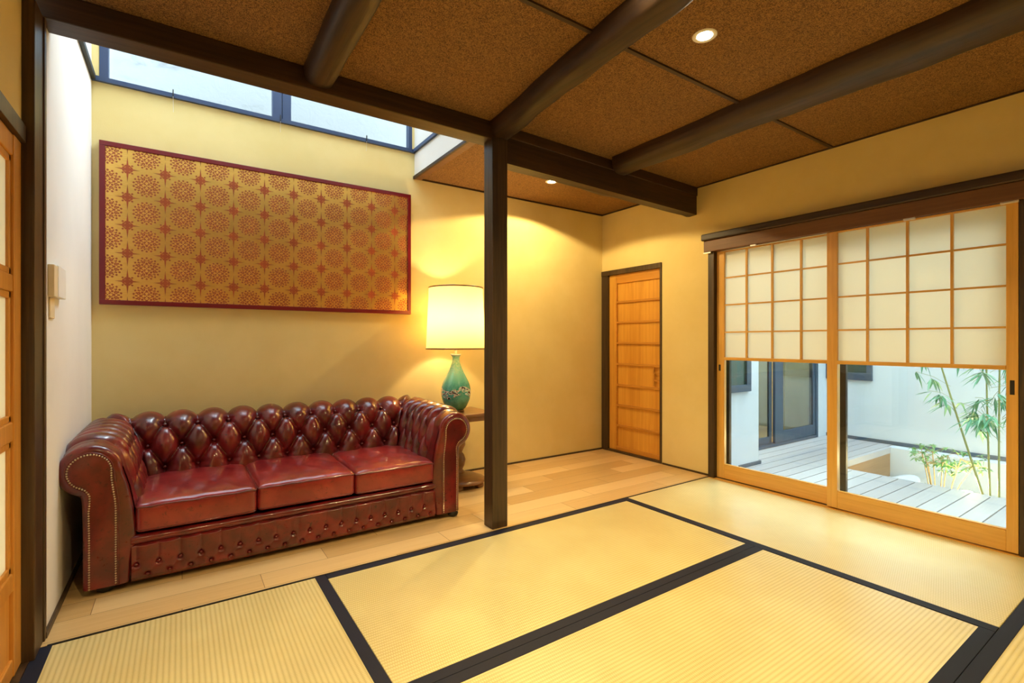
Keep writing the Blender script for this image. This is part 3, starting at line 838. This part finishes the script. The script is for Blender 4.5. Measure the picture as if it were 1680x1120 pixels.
for r_, z_ in ((rb, zs0), (rt, zs1)):
    b = MB(org); b.lathe((LXc, LYc, LZ), [(r_ - .002, z_ - .005), (r_ + .003, z_ - .005), (r_ + .003, z_ + .005), (r_ - .002, z_ + .005), (r_ - .002, z_ - .005)], 80, False); b.build('shade_binding', M['tablewood'], o, smooth=True)
b = MB(org)
for a in (0, 2.09, 4.19): b.tube([(LXc, LYc, LZ + zs1 - .02), (LXc + (rt - .002) * math.cos(a), LYc + (rt - .002) * math.sin(a), LZ + zs1 - .004)], .002, 6)
b.build('shade_spider', M['brass'], o)
b = MB(org); b.ball((LXc, LYc, LZ + .66), .030, 20, 14, 1.25); b.build('bulb', M['bulb'], lamp, smooth=True)
light('POINT', 'table_lamp_light', (LXc, LYc, 1.27), 27, (1.0, .74, .38), .035)

# ------------------------------------------------------------------ courtyard
XF = 6.30; YW = 2.70
# deck boards with gaps, cut out round the planting bed
m = Mat('weathered_deck'); x, y, z = m.xyz(); g = m.noise((3, 60, 1), 4, .6, .4); rw = ((y / .108).floor() * 7.13).sin() * .5 + .5
m.set(Base_Color=m.mix((g * .5 + rw * .5).step(.1, .9), (.36, .34, .35), (.50, .48, .48)), Roughness=.6); m.bump(g, .2, .003); M['deck'] = m.m
b = MB(); y = 2.02 + .108 * 6; 
k = 0; yy = YW - .002
BX0, BX1, BY1 = 4.78, 6.12, 2.02
while yy > -2.4:
    y0 = yy - .100
    if y0 > BY1 - .02: b.box(XR + .13, XF - .002, y0, yy, -.035, .0)
    else:
        b.box(XR + .13, BX0, y0, yy, -.035, .0)
    yy -= .108
b.box(BX0 - .03, BX0, -2.4, BY1, -.10, -.002); b.box(BX0 - .02, BX1 + .03, BY1 - .006, BY1 + .035, -.06, -.002)
o = struct('deck', b, M['deck'], label='grey board deck of the courtyard')
m = Mat('board_facing'); M['facing'] = wood('bed_facing_wood', (.30, .17, .08), (.44, .27, .14), 'x', .6, 30, .2)
struct('bed_edging', bx(BX0, BX1, BY1, BY1 + .02, -.32, -.004), M['facing'])
m = Mat('pale_gravel'); n = m.noise((1, 1, 1), 4, .7, 0, 45); m.set(Base_Color=m.mix(n.step(.3, .7), (.42, .40, .36), (.72, .70, .64)), Roughness=.95); m.bump(n, .8, .02); M['gravel'] = m.m
struct('ground', bx(XR + .12, 9, -4, 6, -.40, -.30), M['gravel'], label='pale gravel ground of the planting bed')
struct('wall_courtyard_far', bx(XF, XF + .15, -2.5, 3.6, -.4, 3.1), M['outwhite'])
struct('wall_courtyard_right', bx(XR + .11, XF, -2.6, -2.45, -.4, 3.1), M['outwhite'])
struct('ledge', bx(BX1, XF, -2.45, BY1 + .03, -.30, -.004), M['outwhite'], label='low plinth along the foot of the far white wall')
b = MB(); b.box(XF - .02, XF, -2.4, YW, 0, .035); b.box(3.99, 4.33, 2.396, 2.41, 0, .03); b.box(4.31, 4.33, 2.41, YW, 0, .03)
struct('baseboard_courtyard', b, M['slate'])
struct('wall_courtyard_left', bx(XR + .11, 4.31, 2.41, 2.9, -.4, 3.1), M['outwhite'])
b = MB(); b.box(4.31, XF, YW, YW + .12, 2.10, 3.1); b.box(6.09, XF, YW, YW + .12, -.4, 2.1); struct('wall_courtyard_wing', b, M['outwhite'])
# wing's sliding glass door
org = (5.2, YW, 0); t = sempty('door_2', org, 'dark framed glass sliding door across the courtyard')
b = MB(org)
b.box(6.045, 6.09, YW, YW + .08, 0, 2.1); b.box(4.31, 4.35, YW, YW + .08, 0, 2.1); b.box(4.35, 6.045, YW, YW + .08, .0, .03); b.box(4.35, 6.045, YW, YW + .08, 2.05, 2.1)
b.build('door_frame', M['slate'], t, .004)
b = MB(org); b.box(5.99, 6.045, YW + .01, YW + .04, .03, 2.05); b.box(5.17, 5.33, YW + .01, YW + .04, .03, 2.05); b.box(5.33, 5.99, YW + .01, YW + .04, .03, .15); b.build('sash', M['slate'], t, .003)
b = MB(org); b.box(5.12, 5.17, YW + .045, YW + .07, .03, 2.05); b.box(4.35, 5.12, YW + .045, YW + .07, .03, .10); b.build('sash', M['slate'], t, .003)
bx(5.33, 5.99, YW + .02, YW + .026, .15, 2.05, org).build('pane', M['dimglass'], t); bx(4.35, 5.12, YW + .055, YW + .061, .10, 2.05, org).build('pane', M['dimglass'], t)
# the wing room behind the glass
b = MB(); b.box(4.2, 6.5, 4.0, 4.1, -.1, 2.4); struct('wall_wing_back', b, M['outwhite'])
b = MB(); b.box(4.2, 6.5, YW + .12, 4.0, -.1, 0.0); struct('floor_wing', b, M['oak'])
b = MB(); b.box(4.2, 6.5, YW + .12, 4.0, 2.4, 2.5); struct('ceiling_wing', b, M['white'])
b = MB(); b.box(6.4, 6.5, YW + .12, 4.0, 0, 2.4); b.box(4.1, 4.2, YW + .12, 4.0, 0, 2.4); struct('wall_wing_side', b, M['ochre'])
light('POINT', 'wing_fill_light', (5.3, 3.4, 2.1), 80, WARM, .08)  # added lamp with no fixture, brightens the curtain and the wing room
org = (5.50, YW + .16, 1.0); t = thing('curtain', 'cream curtain hanging inside the glass door across the courtyard', 'curtain', org)
b = MB(org)
b.grid(lambda u, v: (5.36 + .30 * u, YW + .16 + .018 * math.sin(u * 34), .06 + 1.96 * v), 60, 1); b.build('cloth', M['blind'], t, smooth=True)
bx(5.3, 5.9, YW + .15, YW + .17, 2.02, 2.04, org).build('rod', M['slate'], t)
# small windows in the white walls
def outwin(n, org, boxes, pane, label):
    t = sempty('window_%d' % n, org, label); b = MB(org)
    for q in boxes: b.box(*q)
    b.build('window_frame', M['slate'], t, .003)
    bx(*pane, org).build('pane', M['darkpane'], t)
M['darkpane'] = simple('dark_reflecting_pane', (.02, .05, .04), .06, 0, Specular_IOR_Level=.9)
outwin(3, (4.0, 2.41, 1), ((3.75, 4.145, 2.380, 2.41, .665, .725), (4.075, 4.145, 2.380, 2.41, .725, 1.6), (3.75, 4.145, 2.38, 2.41, 1.6, 1.66), (3.75, 3.79, 2.38, 2.41, .725, 1.6)), (3.79, 4.075, 2.396, 2.408, .725, 1.6), 'small dark window on the white wall next to the glass')
outwin(4, (6.3, 2.4, 1), ((6.27, 6.30, 2.237, 2.70, .668, .75), (6.27, 6.30, 2.237, 2.29, .75, 1.5), (6.27, 6.3, 2.237, 2.7, 1.5, 1.56), (6.27, 6.3, 2.64, 2.7, .75, 1.5)), (6.285, 6.298, 2.29, 2.64, .75, 1.5), 'small dark window high on the far courtyard wall')

# plants
M['leafb'] = simple('bamboo_leaf', (.10, .34, .20), .4, 0); M['leafp'] = simple('glare_bamboo_leaf', (.26, .52, .34), .4, 0)  # teal and pale greens carry the glare on the leaves in their colour
M['culm'] = simple('bamboo_culm', (.33, .36, .14), .4); M['leafn'] = simple('shrub_leaf', (.16, .36, .13), .45); M['stem'] = simple('shrub_stem', (.30, .21, .10), .7)
def leaf(mb, p, d, L, w, up=Vector((0, 0, 1))):
    p = Vector(p); d = Vector(d).normalized(); s = d.cross(up)
    if s.length < .05: s = Vector((1, 0, 0))
    s.normalize(); n = s.cross(d)
    q = [p, p + d * L * .3 + s * w + n * w * .3, p + d * L * .3, p + d * L * .3 - s * w + n * w * .3, p + d * L * .65 + s * w * .7 - n * L * .03, p + d * L * .65 - n * L * .05, p + d * L * .65 - s * w * .7 - n * L * .03, p + d * L - n * L * .12]
    mb.add(q, [(0, 1, 2), (0, 2, 3), (1, 4, 5, 2), (2, 5, 6, 3), (4, 7, 5), (5, 7, 6)])
def bamboo(base, top, label, seed, nbr, lo, side, spread=.5, thick=.007):
    rn = random.Random(seed); org = tuple(base); t = thing('bamboo', label, 'bamboo', org, 'bamboo by the deck edge')
    B, T = Vector(base), Vector(top); n = 26
    pts = [B.lerp(T, k / n) + Vector((0, math.sin(k / n * PI) * .02, 0)) for k in range(n + 1)]
    b = MB(org); b.tube(pts, [thick * (1 - .6 * k / n) for k in range(n + 1)], 8)
    for k in range(2, n, 3): b.lathe(tuple(pts[k]), [(thick * (1 - .6 * k / n) * 1.25, -.003), (thick * (1 - .6 * k / n) * 1.4, 0), (thick * (1 - .6 * k / n) * 1.25, .003)], 8)
    b.build('culm', M['culm'], t, smooth=True)
    br = MB(org); l1 = MB(org); l2 = MB(org)
    for i in range(nbr):
        f = lo + (1 - lo) * rn.random() ** .9; p = B.lerp(T, f)
        an = rn.uniform(0, 2 * PI); d = Vector((math.cos(an) * .7, math.sin(an) + side, rn.uniform(.0, .5))).normalized()
        L = rn.uniform(.10, .34) * spread * 2; q = p + d * L; q.z += .02
        mid = p.lerp(q, .5) + Vector((0, 0, .02)); br.tube([p, mid, q], .0016, 5)
        for c_ in range(rn.randint(2, 4)):
            o = p.lerp(q, rn.uniform(.45, 1.0)); base_an = rn.uniform(0, 2 * PI)
            for j in range(rn.randint(3, 5)):
                a2 = base_an + (j - 2) * .5 + rn.uniform(-.15, .15)
                dd = Vector((math.cos(a2) * .6 + d.x * .4, math.sin(a2) * .9 + d.y * .5, -rn.uniform(.15, 1.1)))
                leaf(l1 if rn.random() < .6 else l2, o, dd, rn.uniform(.09, .17), rn.uniform(.007, .012))
    br.build('branches', M['culm'], t); l1.build('foliage', M['leafb'], t); l2.build('foliage', M['leafp'], t)
bamboo((4.95, .990, -.30), (4.93, 1.62, 2.35), 'leaning bamboo stem that slants left over the planting bed', 3, 44, .33, .35, .5, .008)
bamboo((4.97, 1.015, -.30), (4.95, 1.03, 2.5), 'upright bamboo stem, left one of the close pair', 4, 64, .24, .05, .42)
bamboo((4.93, .965, -.30), (5.0, .93, 2.5), 'upright bamboo stem, right one of the close pair', 5, 64, .22, -.1, .42)
org = (5.20, 1.38, -.30); t = thing('shrub', 'small feathery green shrub in the planting bed', 'shrub', org)
rn = random.Random(11); st = MB(org); fo = MB(org)
for i in range(9):
    a = rn.uniform(0, 6.28); p0 = Vector((5.20 + .04 * math.cos(a), 1.38 + .05 * math.sin(a), -.30)); p1 = p0 + Vector((math.cos(a) * .10, math.sin(a) * rn.uniform(.05, .22), rn.uniform(.34, .50)))
    st.tube([p0, p0.lerp(p1, .5) + Vector((0, 0, .03)), p1], .004, 5)
    for j in range(7):
        o_ = p1 + Vector((rn.uniform(-.10, .10), rn.uniform(-.12, .12), rn.uniform(-.08, .07))); st.tube([p1, o_], .0015, 4)
        for k in range(7): leaf(fo, o_, (rn.uniform(-1, 1), rn.uniform(-1, 1), rn.uniform(-.5, .4)), rn.uniform(.035, .06), .008)
st.build('stems', M['stem'], t); fo.build('foliage', M['leafn'], t)
org = (5.00, 1.36, -.30); t = thing('ground_cover', 'low leafy plants at the foot of the shrub', 'plant', org)
fo = MB(org)
for i in range(150):
    o_ = (rn.uniform(4.84, 5.2), rn.uniform(1.12, 1.55), rn.uniform(-.29, -.12)); leaf(fo, o_, (rn.uniform(-1, 1), rn.uniform(-1, 1), rn.uniform(0, .8)), rn.uniform(.04, .08), .010)
fo.build('foliage', M['leafn'], t)
# pale stone
b = MB((5.45, 1.80, -.30)); 
def rock(u, v):
    th_ = 2 * PI * u; ph_ = PI * (v - .5) * .98; r = 1 + .12 * math.sin(3 * th_ + 1) * math.cos(ph_) + .08 * math.sin(5 * ph_ + th_)
    return (5.5 + .42 * r * math.cos(th_) * math.cos(ph_), 1.76 + .15 * r * math.sin(th_) * math.cos(ph_), -.24 + .07 * r * math.sin(ph_))
b.grid(rock, 28, 14); o = b.build('garden_stone', plaster('pale_stone', (.52, .54, .56), (.68, .70, .72), .5), None, smooth=True)
tag(o, 'pale flat stone in the planting bed left of the shrub', 'stone')
# small garden light
org = (5.02, 1.16, -.30); t = thing('garden_light', 'small glowing garden light behind the deck edge', 'garden light', org)
b = MB(org); b.lathe(org, [(.03, 0), (.03, .015), (.008, .02), (.008, .16)], 16); b.build('spike', M['black'], t)
b = MB(org); b.lathe((5.02, 1.16, -.14), [(.020, 0), (.034, .02), (.038, .07), (.030, .085)], 20); b.build('lamp_head', M['bulb'], t, smooth=True)
light('POINT', 'garden_lamp_light', (5.12, 1.16, .0), 26, (1, .72, .34), .04)
